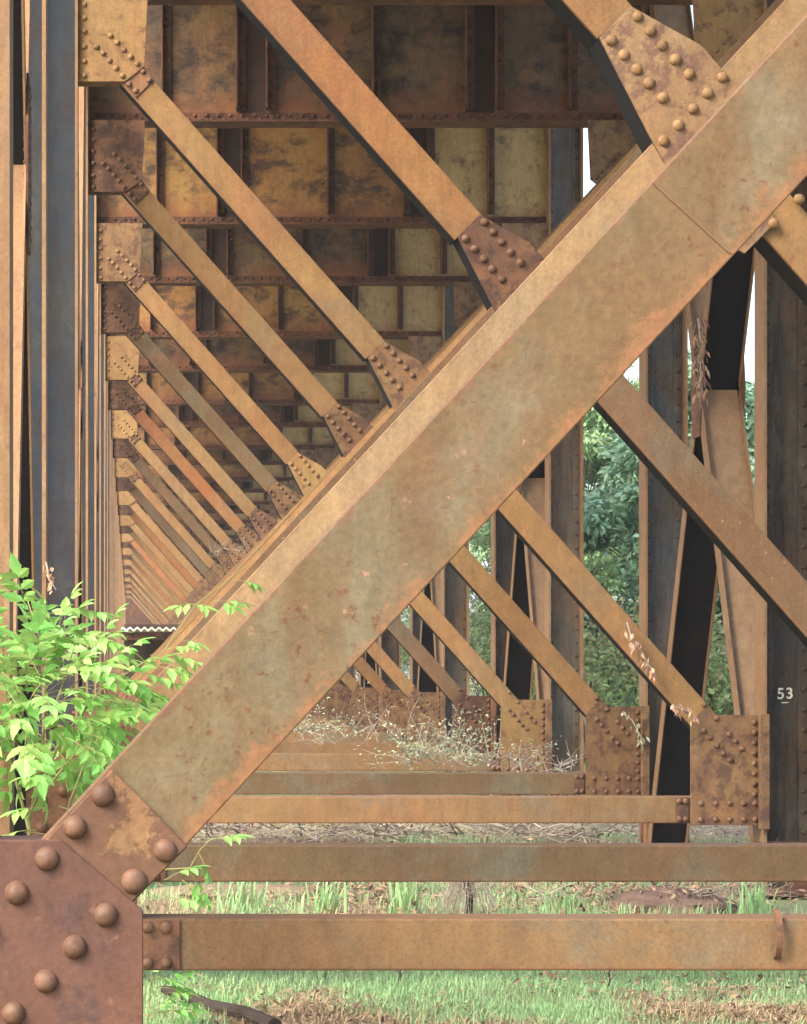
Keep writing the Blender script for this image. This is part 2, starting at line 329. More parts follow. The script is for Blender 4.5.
def gusset(kind, poly, mat, rmat, parent, y, lod):
    def mk():
        bm = bmesh.new(); prism_xz(bm, [(X(u), Z(v)) for u, v in poly], 0, 0.011); edge_bevel(bm, 0.0016)
        if kind in ('UL', 'UR'):
            xs = sorted(X(u) for u, v in poly); s = 1 if kind == 'UL' else -1
            x0, x1 = (X(-54), X(-8)) if s == 1 else (X(2 * MID + 8), X(2 * MID + 54))
            box(bm, x0, x1, 0.012, 0.13, Z(-588), Z(-588) + 0.012)
        if kind == 'LL':
            box(bm, X(-60), X(-19), 0.012, 0.13, Z(41) - .014, Z(41) - .002)
        if lod == 1:
            for u, v in RIV[kind]: dome(bm, X(u), 0, Z(v), seg=8, rings=3)
        return finish(bm, 'gusset_plate')
    g = put('gusset_plate', cached((kind, lod), mk), mat, parent, (0, y, 0))
    if lod == 0:
        for u, v in (RIV[kind][:-4] if kind in ('UL', 'UR') else RIV[kind]):
            put_rivet(rmat, g, (X(u), 0, Z(v)))
    if kind == 'CG' and lod < 2:
        def side():
            bm = bmesh.new()
            for (ua, va), (ub, vb) in CG_EDGE:
                a, b = Vector((X(ua), Z(va))), Vector((X(ub), Z(vb))); n = (b - a).orthogonal().normalized() * .010
                if n.x < 0: n = -n
                prism_xz(bm, [tuple(a), tuple(b), tuple(b + n), tuple(a + n)], .0125, .16)
            return finish(bm, 'edge_plate')
        put('edge_plate', cached('cgside', side), 'near_black', g)
    return g
def column_meshes(riveted):
    def web():
        bm = bmesh.new(); box(bm, 0.016, COLW - 0.016, COLD * .5 - .006, COLD * .5 + .006, 0, ZTOP)
        yf = COLD * .5 - .0065
        for xa, xb in ((.0165, .078), (COLW - .078, COLW - .0165)):
            box(bm, xa, xb, yf - .011, yf, .04, ZTOP - .02)
            z = .12
            while riveted and z < ZTOP - .1:
                dome(bm, (xa + xb) / 2, yf - .011, z, r=.0145, h=.012, seg=8, rings=2); z += .115
        return finish(bm, 'web')
    def flange():
        bm = bmesh.new(); box(bm, 0, 0.016, 0, COLD, 0, ZTOP)
        return finish(bm, 'flange')
    def base():
        bm = bmesh.new(); box(bm, -0.10, COLW + 0.10, -0.08, COLD + 0.08, 0.002, 0.035); edge_bevel(bm, .003)
        box(bm, -0.02, COLW + 0.02, 0.06, 0.075, 0.036, 0.30)
        return finish(bm, 'base_plate')
    return cached('web%d' % riveted, web), cached('flange', flange), cached('base', base)
def column(parent, x0, flip, webmat='blue_web'):
    w, f, b = column_meshes(not flip)
    c = put('column', w, webmat, parent, (x0, -0.05, 0))
    put('flange', f, 'flange_tan', c, (0, 0, 0)); put('flange', f, 'flange_tan', c, (COLW - .016, 0, 0))
    put('base_plate', b, 'purple_rust', c, (0, 0, 0))
    return c

SHORT, LONG = 3.35, 4.15
DS = [3.54, 7.46, 10.58, 14.63, 18.0]
while DS[-1] < 118: DS.append(DS[-1] + (LONG if len(DS) % 2 else SHORT))
ORD = ['nearest', 'second', 'third', 'fourth', 'fifth', 'sixth', 'seventh', 'eighth', 'ninth', 'tenth', 'eleventh', 'twelfth', 'thirteenth', 'fourteenth', 'fifteenth', 'sixteenth', 'seventeenth', 'eighteenth', 'nineteenth', 'twentieth', 'twenty first', 'twenty second', 'twenty third', 'twenty fourth', 'twenty fifth', 'twenty sixth', 'twenty seventh', 'twenty eighth', 'twenty ninth', 'thirtieth', 'thirty first', 'thirty second', 'thirty third', 'thirty fourth']
BENT_LABEL = {
 0: 'nearest rusty bent, its broad diagonal crossing the whole picture with big round rivets',
 1: 'second bent from the front, its lowest long strut carrying a small curved strap',
 2: 'third bent from the front, one orange diagonal reaching a purple riveted crossing plate',
 3: 'fourth bent from the front, white number 53 painted on its right column',
 4: 'fifth bent from the front, a purple brown top plate beside its left column'}
D1M = ['tan_paint', 'tan_paint', 'orange_paint', 'tan_paint', 'tan_paint', 'tan_paint', 'olive_paint', 'tan_paint', 'orange_paint', 'tan_paint', 'olive_paint', 'tan_paint', 'olive_paint', 'tan_paint', 'orange_paint', 'tan_paint', 'tan_paint', 'orange_paint']
def side_x(i):
    return -62.0 if i in (1, 2) else -54.0

for i, d in enumerate(DS):
    lod = 0 if i <= 6 else (1 if i <= 11 else 2)
    odd = i % 2 == 1               # first bent of each tower: paler plates
    root = empty('steel_bent', (0, d, 0))
    lab = BENT_LABEL.get(i) or '%s rusty steel bent from the front, %s top corner plates' % (ORD[i], 'ochre' if odd else 'purple brown')
    tag(root, lab, 'steel frame', 'crossed steel bents of the viaduct')
    xl = side_x(i)
    column(root, X(xl) - COLW, True, 'flange_tan' if i == 1 else 'blue_web'); rc = column(root, X(630), False, 'brown_web' if i in (3, 6, 9) else 'grey_web')
    d1m = D1M[i % len(D1M)]
    sh, dw = (8.0, .136) if i == 1 else (0.0, W)
    up_end = (238.5, -330.5) if i == 1 else (243.5, -320)
    lo_end = (319 - sh, -234.6 - sh * 1.1266)
    for a, b, mm in ((D1A, up_end, d1m), (lo_end, D1B, 'brown_flake' if i == 2 else d1m)):
        diag_obj('diagonal', (a[0] + sh, a[1] - (1.5 * sh if False else 0)), (b[0] + sh, b[1]), mm, root, 0.006, w=dw)
    d2 = diag_obj('diagonal', D2A, D2B, {0: 'front_paint', 1: 'pale_tan', 2: 'brown_flake'}.get(i, 'tan_paint'), root, 0.0, d=.06)
    # low strut with its darker riveted end plates
    sm = cached('strut', lambda: channel(X(612) - X(-40), 26.5 * S, 0.15, 'strut'))
    st = put('strut', sm, {2: 'strut_dark', 4: 'strut_dark'}.get(i, 'strut_paint'), root, (X(-40), -0.003, Z(140)))
    for (xa, xb) in ((5.6, 24.5), (543.5, 556.5)):
        ep = put('end_plate', cached(('ep', xa), lambda: plate([(X(xa) - X(-40), -12.6 * S), (X(xb) - X(-40), -12.6 * S), (X(xb) - X(-40), 12.6 * S), (X(xa) - X(-40), 12.6 * S)], -0.009, -0.001, 'end_plate')), 'purple_rust', st)
        if lod == 0:
            for rx in ((8, 17.5) if xa < 100 else (547, 553)):
                for rz in (-9, 9): put_rivet('rivet_rust', ep, (X(rx) - X(-40), -0.009, rz * S))
    if lod < 2:
        for key, quad, ry, mt in (('top', SPL_T, -.008, 'purple_rust'), ('foot', SPL_F, -.0065, 'splice_mix' if i == 0 else 'purple_rust')):
            yy = 0.0 if key == 'foot' else 0.0055
            sp = put('splice_plate', cached('spl' + key, lambda: plate([(X(u), Z(v)) for u, v in quad], ry, -.0004, 'splice_plate')), mt, root, (0, yy, 0))
            if key == 'foot' and i <= 3:
                for a, b in ((103, 795), (75, 827), (165, 850), (134, 881)):
                    u, v = pt(a, b, K0); put_rivet('rivet_foot' if i == 0 else 'rivet_rust', sp, (X(u), ry, Z(v)))
            if key == 'top' and lod == 0:
                for u, v in RIV['UL'][-4:]: put_rivet('rivet_rust', sp, (X(u), ry, Z(v)))
    gm = ('ochre_gusset', 'rivet_ochre') if odd else ('purple_rust', 'rivet_rust')
    lm = ('foot_rust', 'rivet_foot') if i == 0 else ('purple_rust', 'rivet_rust') if i in (1, 6) else ('mixed_gusset', 'rivet_rust')
    if i == 0: cm = ('mixed_gusset', 'rivet_rust')
    else: cm = ('tan_gusset', 'rivet_ochre') if i == 1 else ('ochre_gusset', 'rivet_ochre') if i == 5 else ('purple_rust', 'rivet_rust') if i in (2, 7) else ('mixed_gusset', 'rivet_rust')
    if i == 5: gm = ('mixed_gusset', 'rivet_ochre')
    gl = lod
    ll = [(xl if u == -54 else u, v) for u, v in LL]
    gusset('UL', UL, gm[0], gm[1], root, -0.012, gl)
    gusset('UR', UR, 'tan_gusset' if i > 3 else gm[0], gm[1], root, -0.012, gl)
    gusset('LL', LL, lm[0], lm[1], root, -0.014, gl if i <= 3 else 2)
    gusset('LR', LR, lm[0] if i != 5 else 'ochre_gusset', lm[1], root, -0.014, gl)
    cgp = gusset('CG', CG, cm[0], cm[1], root, -0.013, gl)
    if i != 1: cgp.location.x -= 3 * S; cgp.location.z -= 9 * S
    # connecting angle between the low right plate and the column
    bm_a = cached('angle', lambda: plate([(X(624), Z(158)), (X(633), Z(158)), (X(633), Z(44)), (X(624), Z(44))], -0.11, -0.052, 'clip_angle'))
    put('clip_angle', bm_a, lm[0], root)
    if i == 0:
        # a seam across the broad diagonal
        q = [pt(a, b, K0) for a, b in ((652, 183), (653.5, 181.5), (731, 252.5), (729.5, 254))]
        put('seam', plate([(X(u), Z(v)) for u, v in q], -0.0018, 0.0, 'seam', 0.0004), 'front_paint', root)
    if i == 3:
        cu = bpy.data.curves.new('painted_number', 'FONT'); cu.body = '53'; cu.size = 15.5 * S; cu.extrude = 0.0006; cu.space_character = 1.15
        cu.offset = 0.0014
        tmp = bpy.data.objects.new('tmp', cu); C.objects.link(tmp)
        bpy.context.view_layer.update()
        me = bpy.data.meshes.new_from_object(tmp.evaluated_get(bpy.context.evaluated_depsgraph_get()))
        bpy.data.objects.remove(tmp)
        put('painted_number', me, 'worn_white', rc, (X(647.5) - X(630), COLD * .5 - .0095, Z(29)), (R(90), R(-2), 0))
        put('painted_line', plate([(X(22), Z(33.3) ), (X(29.5), Z(33.0)), (X(29.5), Z(32.0)), (X(22), Z(32.3))], COLD * .5 - .0085, COLD * .5 - .0065, 'painted_line', 0.0002), 'worn_white', rc)

# ------------------------------------------------------------------ cross girders over the bents
GW = [-54, 37, 129, 166, 297, 412, 449, 540, 630]      # stiffener lines
def girder_parts():
    zb, zt = Z(-677), Z(-884)
    def webs(a, b):
        bm = bmesh.new(); box(bm, X(a), X(b), 0, 0.010, zb, zt); return finish(bm, 'web_panel')
    def chord(z0, up):
        bm = bmesh.new(); x0, x1 = X(-54) + .002, X(630) - .002
        h = 12 * S
        za, zc = (z0, z0 + h) if up else (z0 - h, z0)
        box(bm, x0, x1, -0.013, -0.001, za, zc)                       # upright leg
        zf = z0 - 0.012 if up else z0
        box(bm, x0, x1, -0.105, 0.12, zf, zf + 0.0115)                 # flat leg
        n = 92
        for k in range(n):
            u = -48 + k * (672.0 / (n - 1))
            if up: dome(bm, X(u), -0.013, (za + zc) / 2 + (2.5 * S if k % 2 else -2.5 * S), r=.0165, h=.014, seg=7, rings=2)
        return finish(bm, 'chord')
    def stiff(riv=True):
        bm = bmesh.new()
        box(bm, -0.0045, 0.0045, -0.095, -0.014, zb + 15 * S + .002, zt - 15 * S - .002)
        box(bm, 0.0046, 0.062, -0.024, -0.014, zb + 15 * S + .002, zt - 15 * S - .002)
        z = zb + 20 * S
        while z < zt - 24 * S:
            dome(bm, 0.036, -0.024, z, r=.013, h=.010, seg=7, rings=2); z += 14 * S
        return finish(bm, 'stiffener')
    return webs, chord, stiff, zb, zt
webs, chord, stiff, gzb, gzt = girder_parts()
for i, d in enumerate(DS):
    if i == 0: pass
    g = empty('cross_girder', (0, d, gzb))
    tag(g, 'blotchy riveted cross girder on top of the %s bent from the front' % ORD[i], 'girder', 'riveted girders across the bents')
    y = 0.10
    for a, b in zip(GW[:-1], GW[1:]):
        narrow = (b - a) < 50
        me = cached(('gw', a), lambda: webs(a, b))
        put('web_panel', me, 'girder_bay' if narrow else ('girder_daylit' if a >= 449 and i != 4 else ('girder_web' if i % 2 else 'girder_dark')), g, (0, y, -gzb))
    put('bottom_chord', cached('chord_b', lambda: chord(gzb, True)), 'girder_trim', g, (0, y, -gzb))
    put('top_chord', cached('chord_t', lambda: chord(gzt, False)), 'girder_trim', g, (0, y, -gzb))
    for u in GW[1:-1]:
        put('stiffener', cached('stiff', stiff), 'girder_trim', g, (X(u), y, -gzb))

# ------------------------------------------------------------------ track deck above (ties on long stringers)
deck = empty('track_deck', (X(MID), DS[0], gzt))
tag(deck, 'dark timber track deck carried along the top of all the bents', 'bridge deck')
y0, y1 = DS[0] - 0.6, DS[-1] + 1.5
for u in (147, 431):
    bm = bmesh.new(); xx = X(u) - X(MID)
    box(bm, xx - .006, xx + .006, y0 - DS[0], y1 - DS[0], 0.014, 0.55)
    box(bm, xx - .12, xx + .12, y0 - DS[0], y1 - DS[0], 0.551, 0.57)
    put('stringer', finish(bm, 'stringer'), 'girder_trim', deck)
bm = bmesh.new(); box(bm, X(-110) - X(MID), X(686) - X(MID), y0 - DS[0], y1 - DS[0], 0.572, 0.75)
put('tie_floor', finish(bm, 'tie_floor'), 'timber', deck)

# ------------------------------------------------------------------ crossed side braces of each tower
def brace_bar(L, name='brace_bar'):
    bm = bmesh.new(); w = COLW - .036; t = 0.008; h = 0.055
    # I section: web across the bridge (x), flanges at its two edges
    def b(x0, x1, z0, z1):
        vs = [bm.verts.new(p) for p in ((x0, 0, z0), (x1, 0, z0), (x1, 0, z1), (x0, 0, z1), (x0, L, z0), (x1, L, z0), (x1, L, z1), (x0, L, z1))]
        for f in ((0, 1, 2, 3), (7, 6, 5, 4), (0, 4, 5, 1), (1, 5, 6, 2), (2, 6, 7, 3), (3, 7, 4, 0)): bm.faces.new([vs[k] for k in f])
    if name == 'brace_bar': b(-w / 2 + t, w / 2 - t, -0.006, 0.006)
    else:
        b(-w / 2, -w / 2 + t - .0005, -h, h); b(w / 2 - t + .0005, w / 2, -h, h)
    return finish(bm, name)
ti = 0
for i in range(1, len(DS) - 1, 2):
    da, db = DS[i], DS[i + 1]
    for side in ('left', 'right'):
        xm = X(side_x(i)) - COLW / 2 if side == 'left' else X(630) + COLW / 2
        ya, yb = da + COLD - .04, db - .06
        r = empty('side_brace', (xm, ya, 0.06))
        tag(r, 'crossed %s brace between the %s and %s bents' % (side, ORD[i], ORD[i + 1]), 'brace', 'crossed side braces between paired bents')
        z0, z1 = 0.06, 6.0; L = math.hypot(yb - ya, z1 - z0); a = math.atan2(z1 - z0, yb - ya)
        me = cached(('bar', round(L, 3)), lambda: brace_bar(L))
        fl = cached(('barf', round(L, 3)), lambda: brace_bar(L, 'flanges'))
        put('flanges', fl, 'flange_tan', put('brace_bar', me, 'brace_tan', r, (0, 0, 0), (a, 0, 0)))
        db_ = put('brace_bar', me, 'near_black', r, (0, 0, z1 - z0), (-a, 0, 0)); db_['label'] = 'dark brace bar'
        put('flanges', fl, 'flange_tan', db_)
        # riveted plates over the crossing, one at each edge
        def cp():
            bm = bmesh.new()
            for s in (-1, 1):
                x = s * (COLW / 2 - .012)
                vs = []
                poly = [(-.10, -.30), (.10, -.30), (.16, 0), (.10, .30), (-.10, .30), (-.16, 0)]
                A = [bm.verts.new((x - .004, p, q)) for p, q in poly]; B = [bm.verts.new((x + .004, p, q)) for p, q in poly]
                bm.faces.new(A); bm.faces.new(B[::-1])
                for k in range(6): bm.faces.new((A[k], B[k], B[(k + 1) % 6], A[(k + 1) % 6]))
                for q in range(-6, 7):
                    for p in (-.06, .06):
                        M = Matrix.Translation((x + s * -.004, p, q * .042)) @ Matrix.Scale(1, 4)
                        bmesh.ops.create_uvsphere(bm, u_segments=7, v_segments=4, radius=.014, matrix=M)
            return finish(bm, 'crossing_plate')
        put('crossing_plate', cached('cp', cp), 'purple_rust', r, (0, (yb - ya) / 2, (z1 - z0) / 2))

bm = bmesh.new(); box(bm, X(-110), X(686), 0, 1.6, -.3, ZTOP); box(bm, X(-130), X(706), -.25, 1.9, ZTOP + .002, ZTOP + .5); edge_bevel(bm, .02)
tag(put('abutment', finish(bm, 'abutment'), 'girder_trim', None, (0, DS[-1] + 1.8, 0)), 'brown abutment wall closing the far end of the row of bents', 'abutment')

# ------------------------------------------------------------------ ground
def gz(x, y):
    v = 0.05 * noise.noise((x * .5, y * .5, 3.1)) + 0.025 * noise.noise((x * 1.7, y * 1.7, 0.3))
    v -= 0.03
    if y > 22: v += min((y - 22) * 0.012, 0.55)
    return v
def axis(lo, hi, flo, fhi, fine, coarse):
    out = []; v = lo
    while v < hi:
        out.append(v); v += fine if flo <= v < fhi else coarse
    return out + [hi]
xs = axis(-420, 420, -6, 14, 0.2, 20); ys = axis(-60, 900, 0, 34, 0.2, 20)
verts = [(x, y, gz(x, y)) for y in ys for x in xs]; nx = len(xs)
faces = [(j * nx + k, j * nx + k + 1, (j + 1) * nx + k + 1, (j + 1) * nx + k) for j in range(len(ys) - 1) for k in range(nx - 1)]
me = raw(verts, faces, 'ground')
for p in me.polygons: p.use_smooth = True
tag(put('ground', me, 'ground_soil'), kind='structure')

class Soup:
    def __init__(self): self.v = []; self.f = []
    def leaf(self, c, dirv, side, L, Wd, droop=0.0):
        n = len(self.v); d = dirv; m = c + d * (L * .45); up = d.cross(side)
        tip = c + d * L - Vector((0, 0, droop * L))
        self.v += [c, m + side * Wd / 2 + up * .08 * L, tip, m - side * Wd / 2 + up * .08 * L, m]
        self.f += [(n, n + 4, n + 1), (n + 1, n + 4, n + 2), (n + 2, n + 4, n + 3), (n + 3, n + 4, n)]
    def blade(self, p, h, w, lean, ang):
        n = len(self.v); dx, dy = math.cos(ang), math.sin(ang); sx, sy = -dy * w / 2, dx * w / 2
        a = Vector(p); m = a + Vector((dx * lean * .35 * h, dy * lean * .35 * h, h * .6)); t = a + Vector((dx * lean * h, dy * lean * h, h * (1 - .25 * lean)))
        s = Vector((sx, sy, 0))
        self.v += [a - s, a + s, m + s * .8, m - s * .8, t]; self.f += [(n, n + 1, n + 2, n + 3), (n + 3, n + 2, n + 4)]
    def tube(self, pts, r0, r1, seg=6):
        n0 = len(self.v); n = len(pts)
        for i, p in enumerate(pts):
            d = (pts[min(i + 1, n - 1)] - pts[max(i - 1, 0)]).normalized()
            a = d.orthogonal().normalized(); b = d.cross(a); r = r0 + (r1 - r0) * i / max(n - 1, 1)
            for k in range(seg):
                t = 2 * math.pi * k / seg; self.v.append(p + (a * math.cos(t) + b * math.sin(t)) * r)
        for i in range(n - 1):
            for k in range(seg):
                k2 = (k + 1) % seg; self.f.append((n0 + i * seg + k, n0 + i * seg + k2, n0 + (i + 1) * seg + k2, n0 + (i + 1) * seg + k))
        self.f.append(tuple(n0 + k for k in range(seg))[::-1]); self.f.append(tuple(n0 + (n - 1) * seg + k for k in range(seg)))
    def mesh(self, name, origin=None):
        o = origin or Vector((0, 0, 0)); return raw([tuple(v - o) for v in self.v], self.f, name)
def rv(): 
    while True:
        v = Vector((random.uniform(-1, 1), random.uniform(-1, 1), random.uniform(-1, 1)))
        if .05 < v.length < 1: return v.normalized()
U = random.uniform
# grass and litter (nobody could count them)
g = Soup(); dg = Soup(); lt = Soup()
def gpatch(x, y): return noise.noise((x * .9, y * .55, 7.7)) + .5 * noise.noise((x * 2.3, y * 1.6, 1.2))
def fill(n, xa, xb, ya, yb, bias=0.0, hs=1.0):
    for _ in range(n):
        x, y = U(xa, xb), U(ya, yb)
        if 3.1 < x < 4.6 and 13.2 < y < 15.2 and U(0, 1) < .93: continue
        v = gpatch(x, y) + bias
        if v > 0.05 + U(-.15, .15): g.blade((x, y, gz(x, y) - .005), U(.03, .11) * hs, U(.003, .006), U(.1, 1.0), U(0, 6.28))
        elif U(0, 1) < .5: dg.blade((x, y, gz(x, y) - .005), U(.03, .12) * hs, U(.003, .006), U(.4, 1.5), U(0, 6.28))
        elif U(0, 1) < .6:
            d = rv(); d.z = abs(d.z) * .3; d.normalize()
            s = d.cross(Vector((U(-.4, .4), U(-.4, .4), 1))).normalized(); lt.leaf(Vector((x, y, gz(x, y) + U(.005, .03))), d, s, U(.015, .045), U(.010, .025))
fill(46000, -0.6, 3.4, 9.7, 12.6, 0.55, 0.62)
fill(26000, -0.6, 3.2, 8.6, 9.9, 0.22, 0.7)
fill(24000, -0.4, 5.0, 12.6, 17.0, 0.10, .95)
fill(18000, 0.0, 6.5, 17.0, 24.0, -0.25, 1.3)
fill(16000, 0.5, 12.0, 24.0, 40.0, 0.1, 2.2)
for _ in range(5200):
    x, y = U(-.6, 4.6), U(8.7, 16)
    if gpatch(x * 1.7 + 9, y * 1.3) < .1: continue
    d = rv(); d.z = abs(d.z) * .25; d.normalize(); sd = d.cross(Vector((U(-.4, .4), U(-.4, .4), 1))).normalized(); lt.leaf(Vector((x, y, gz(x, y) + U(.01, .05))), d, sd, U(.025, .065), U(.012, .03))
tag(put('grass', g.mesh('grass'), 'grass_green'), 'short green grass under and beside the viaduct', 'grass', kind='stuff')
tag(put('dry_grass', dg.mesh('dry_grass'), 'grass_dry'), 'straw coloured dead grass on the bare soil', 'dry grass', kind='stuff')
tag(put('leaf_litter', lt.mesh('leaf_litter'), 'dry_leaf'), 'fallen reddish brown leaves scattered on the soil', 'leaf litter', kind='stuff')

# ------------------------------------------------------------------ compound leaved climbers
def leaflet(s, c, d, up, L, Wd):
    """toothed pointed leaflet folded along its midrib"""
    side = d.cross(up).normalized(); n = len(s.v); ks = ((0, 0), (.22, .72), (.3, .62), (.48, 1.0), (.56, .82), (.74, .62), (.8, .46), (1.0, 0))
    mid = [c + d * (L * t) - up * (0.25 * L * t * t) for t, _ in ks]
    s.v += mid
    for sg in (1, -1):
        m = len(s.v)
        s.v += [mid[k] + side * sg * Wd / 2 * ks[k][1] + up * (.10 * Wd) for k in range(1, 7)]
        for k in range(1, 6): s.f.append((n + k, n + k + 1, m + k, m + k - 1) if sg < 0 else (m + k - 1, m + k, n + k + 1, n + k))
        s.f.append((n, n + 1, m)); s.f.append((n + 6, n + 7, m + 5))
def pinnate(lv, sm, base, d, L, pairs, size):
    d = d.normalized(); p = base; up = (Vector((0, 0, 1)) - d * d.z * .9 + rv() * .25).normalized()
    pts = [p.copy()]
    for k in range(pairs):
        d = (d + Vector((0, 0, -.14))).normalized(); p = p + d * (L / pairs); pts.append(p.copy())
        side = d.cross(up).normalized(); u2 = side.cross(d).normalized()
        sz = size * (1 - .35 * abs(k - pairs * .4) / pairs)
        if k > 0:
            for sg in (1, -1):
                dd = (side * sg * .9 + d * .55 - u2 * U(.1, .35)).normalized()
                leaflet(lv, p, dd, (u2 + rv() * .2).normalized(), sz * U(.85, 1.1), sz * .52)
    leaflet(lv, p, d, up, size * 1.05, size * .55)
    sm.tube(pts, .0016, .0008, 4)
def P3(px, py, d): return Vector(((px - 132) * d / F, d, ZC - (py - 670) * d / F))
def climber(name, label, stems, leaves, base, cat='climbing plant', leafmat='vine_leaf'):
    r = empty(name, base); tag(r, label, cat)
    lv, sm = Soup(), Soup()
    for pts, r0 in stems: sm.tube(pts, r0, r0 * .4, 5)
    for a in leaves: pinnate(lv, sm, *a)
    put('foliage', lv.mesh('foliage', base), leafmat, r); put('stem', sm.mesh('stem', base), 'vine_stem', r)
    return r
lvs = []; stems = []
D = 6.95
base = P3(20, 1020, D); base.z = gz(base.x, D)
spines = [[(20, 1000), (30, 820), (42, 740), (45, 660), (25, 595)], [(30, 820), (60, 740), (100, 690), (150, 660)], [(30, 830), (10, 760), (-20, 700)], [(40, 800), (80, 745), (110, 700)], [(35, 760), (60, 690), (75, 640)], [(25, 780), (10, 700), (5, 640)]]
for sp in spines:
    pts = [P3(a + U(-3, 3), b, D + U(-.25, .2)) for a, b in sp]; stems.append((pts, .005))
def dense(px, py):
    e = ((px - 26) / 82.0) ** 2 + ((py - 702) / 62.0) ** 2
    return e < 1
k = 0
while k < 175:
    px, py = U(-60, 145), U(622, 756)
    if not dense(px, py): continue
    if py < 662 and abs(px - 62) > 22 and px > 14: continue
    if px < 60 and py > 752: continue
    dd = D + U(-.45, .35)
    ang = math.atan2(-(py - 720), px - 25) + U(-.7, .7)
    d = Vector((math.cos(ang), U(-.7, .3), math.sin(ang) * .8 + (.1 if py < 720 else .55)))
    lvs.append((P3(px, py, dd), d, U(.09, .17), random.randint(3, 5), U(.042, .066))); k += 1
for _ in range(36):
    lvs.append((P3(U(-10, 70), U(672, 742), D - U(.1, .5)), Vector((U(-.7, .7), U(-.6, .2), U(-.4, .5))), U(.09, .15), random.randint(3, 4), U(.042, .064)))
for px, py, ang in ((28, 625, 1.7), (45, 615, .4), (30, 600, 2.2), (60, 640, .3), (75, 635, .1), (100, 690, .3), (118, 690, .2), (120, 672, .15), (140, 665, .1), (150, 655, .2), (128, 700, -.1), (110, 715, -.3), (30, 745, -1.2), (60, 750, -.8), (8, 745, -1.6)):
    lvs.append((P3(px, py, D - .1), Vector((math.cos(ang), -.2, math.sin(ang))), U(.12, .16), 4, .062))
climber('climbing_vine', 'bright green vine of toothed compound leaves massed beside the left columns', stems, lvs, base)
# sprays hanging low in front of the riveted plate
lvs = []; st = [P3(95, 730, 6.6), P3(82, 770, 6.55), P3(70, 800, 6.5), P3(62, 835, 6.5)]
for px, py, ang in ((85, 745, -.6), (62, 778, 2.6), (76, 795, -1.2), (45, 808, 2.8), (58, 806, -.2), (25, 832, .2), (36, 830, 2.9), (97, 760, .3)):
    lvs.append((P3(px, py, 6.5), Vector((math.cos(ang), -.3, math.sin(ang) * .6)), U(.06, .09), 3, .05))
climber('vine_spray', 'thin vine shoot with few leaves dangling before the rusty plate at lower left', [(st, .0025)], lvs, st[-1])
lvs = []; st = [P3(155, 870, 6.2), P3(190, 868, 6.2), P3(200, 850, 6.15), P3(212, 838, 6.15)]
for px, py, ang in ((205, 842, .5), (198, 852, -1.0), (186, 868, -.8), (165, 880, .7), (182, 880, -.5), (160, 900, .3)):
    lvs.append((P3(px, py, 6.2), Vector((math.cos(ang), -.2, math.sin(ang))), U(.05, .08), 3, .045))
climber('vine_spray', 'small vine shoot peeping out under the broad diagonal above the lowest strut', [(st, .0025)], lvs, st[0])
lvs = []; st = [P3(130, 690, 7.3), P3(165, 650, 7.3), P3(195, 605, 7.3), P3(222, 585, 7.3), P3(246, 565, 7.3)]
for px, py, ang in ((186, 604, .3), (205, 606, 2.6), (214, 600, -.1), (232, 580, .2), (212, 602, .5), (178, 640, .2), (165, 650, .8), (160, 662, -.1)):
    lvs.append((P3(px, py, 7.25), Vector((math.cos(ang), -.3, math.sin(ang) * .5)), U(.05, .09), 3, .045))
climber('vine_spray', 'green vine shoot creeping up along the edge of the second diagonal', [(st, .0025)], lvs, st[0])
lvs = []
for _ in range(14):
    ang = U(-.6, 1.6); lvs.append((P3(U(145, 160), U(965, 1020), 9.3), Vector((math.cos(ang), U(-.3, .3), math.sin(ang))), U(.08, .13), 3, .055))
climber('weed_plant', 'low leafy green weed growing beside the foot of the nearest plate', [([P3(146, 1040, 9.3), P3(152, 970, 9.3)], .003)], lvs, P3(146, 1040, 9.3), 'weed')

# dry leaves caught on the steel
def dry_string(name, label, path, n, d, spread, cat='dry vine', mat='copper_leaf', L=(.05, .08)):
    pts = [P3(a, b, d) for a, b in path]; base = pts[0]; r = empty(name, base); tag(r, label, cat)
    sm, lf = Soup(), Soup(); sm.tube(pts, .005, .003, 5)
    for _ in range(n):
        t = U(0, len(pts) - 1.001); i = int(t); p = pts[i].lerp(pts[i + 1], t - i) + rv() * spread
        dv = (Vector((U(-.6, .6), U(-.6, .2), -1))).normalized(); sd = dv.cross(rv()).normalized()
        lf.leaf(p, dv, sd, U(*L), U(.014, .026))
    put('stem', sm.mesh('stem', base), 'dry_stick', r); put('dead_leaves', lf.mesh('dead_leaves', base), mat, r)
dry_string('dry_vine', 'coppery dead vine leaves clinging half way up the low diagonal of the fourth bent', [(627, 622), (632, 640), (642, 652), (648, 664), (657, 676)], 40, 14.57, .025, L=(.03, .05))
dry_string('dry_vine', 'pinkish dead leaves hanging where the diagonal meets the fourth bent plate', [(675, 706), (682, 709), (690, 712), (696, 718)], 30, 14.5, .03, L=(.03, .055))
dry_string('dry_vine', 'withered leaves on the low right plate of the fifth bent', [(622, 712), (632, 720), (640, 735), (645, 742)], 22, 17.85, .03, mat='pale_leaf', L=(.03, .06))
dry_string('dry_vine', 'brown withered rope of vine hanging on the crossed brace beside column 53', [(698, 318), (701, 345), (700, 370), (703, 398)], 90, 15.2, .035, mat='dry_leaf', L=(.04, .08))
dry_string('dry_vine', 'pale dead runner with reddish leaves on the left blue column', [(46, 562), (50, 580), (56, 590)], 16, 10.5, .015, L=(.02, .04))
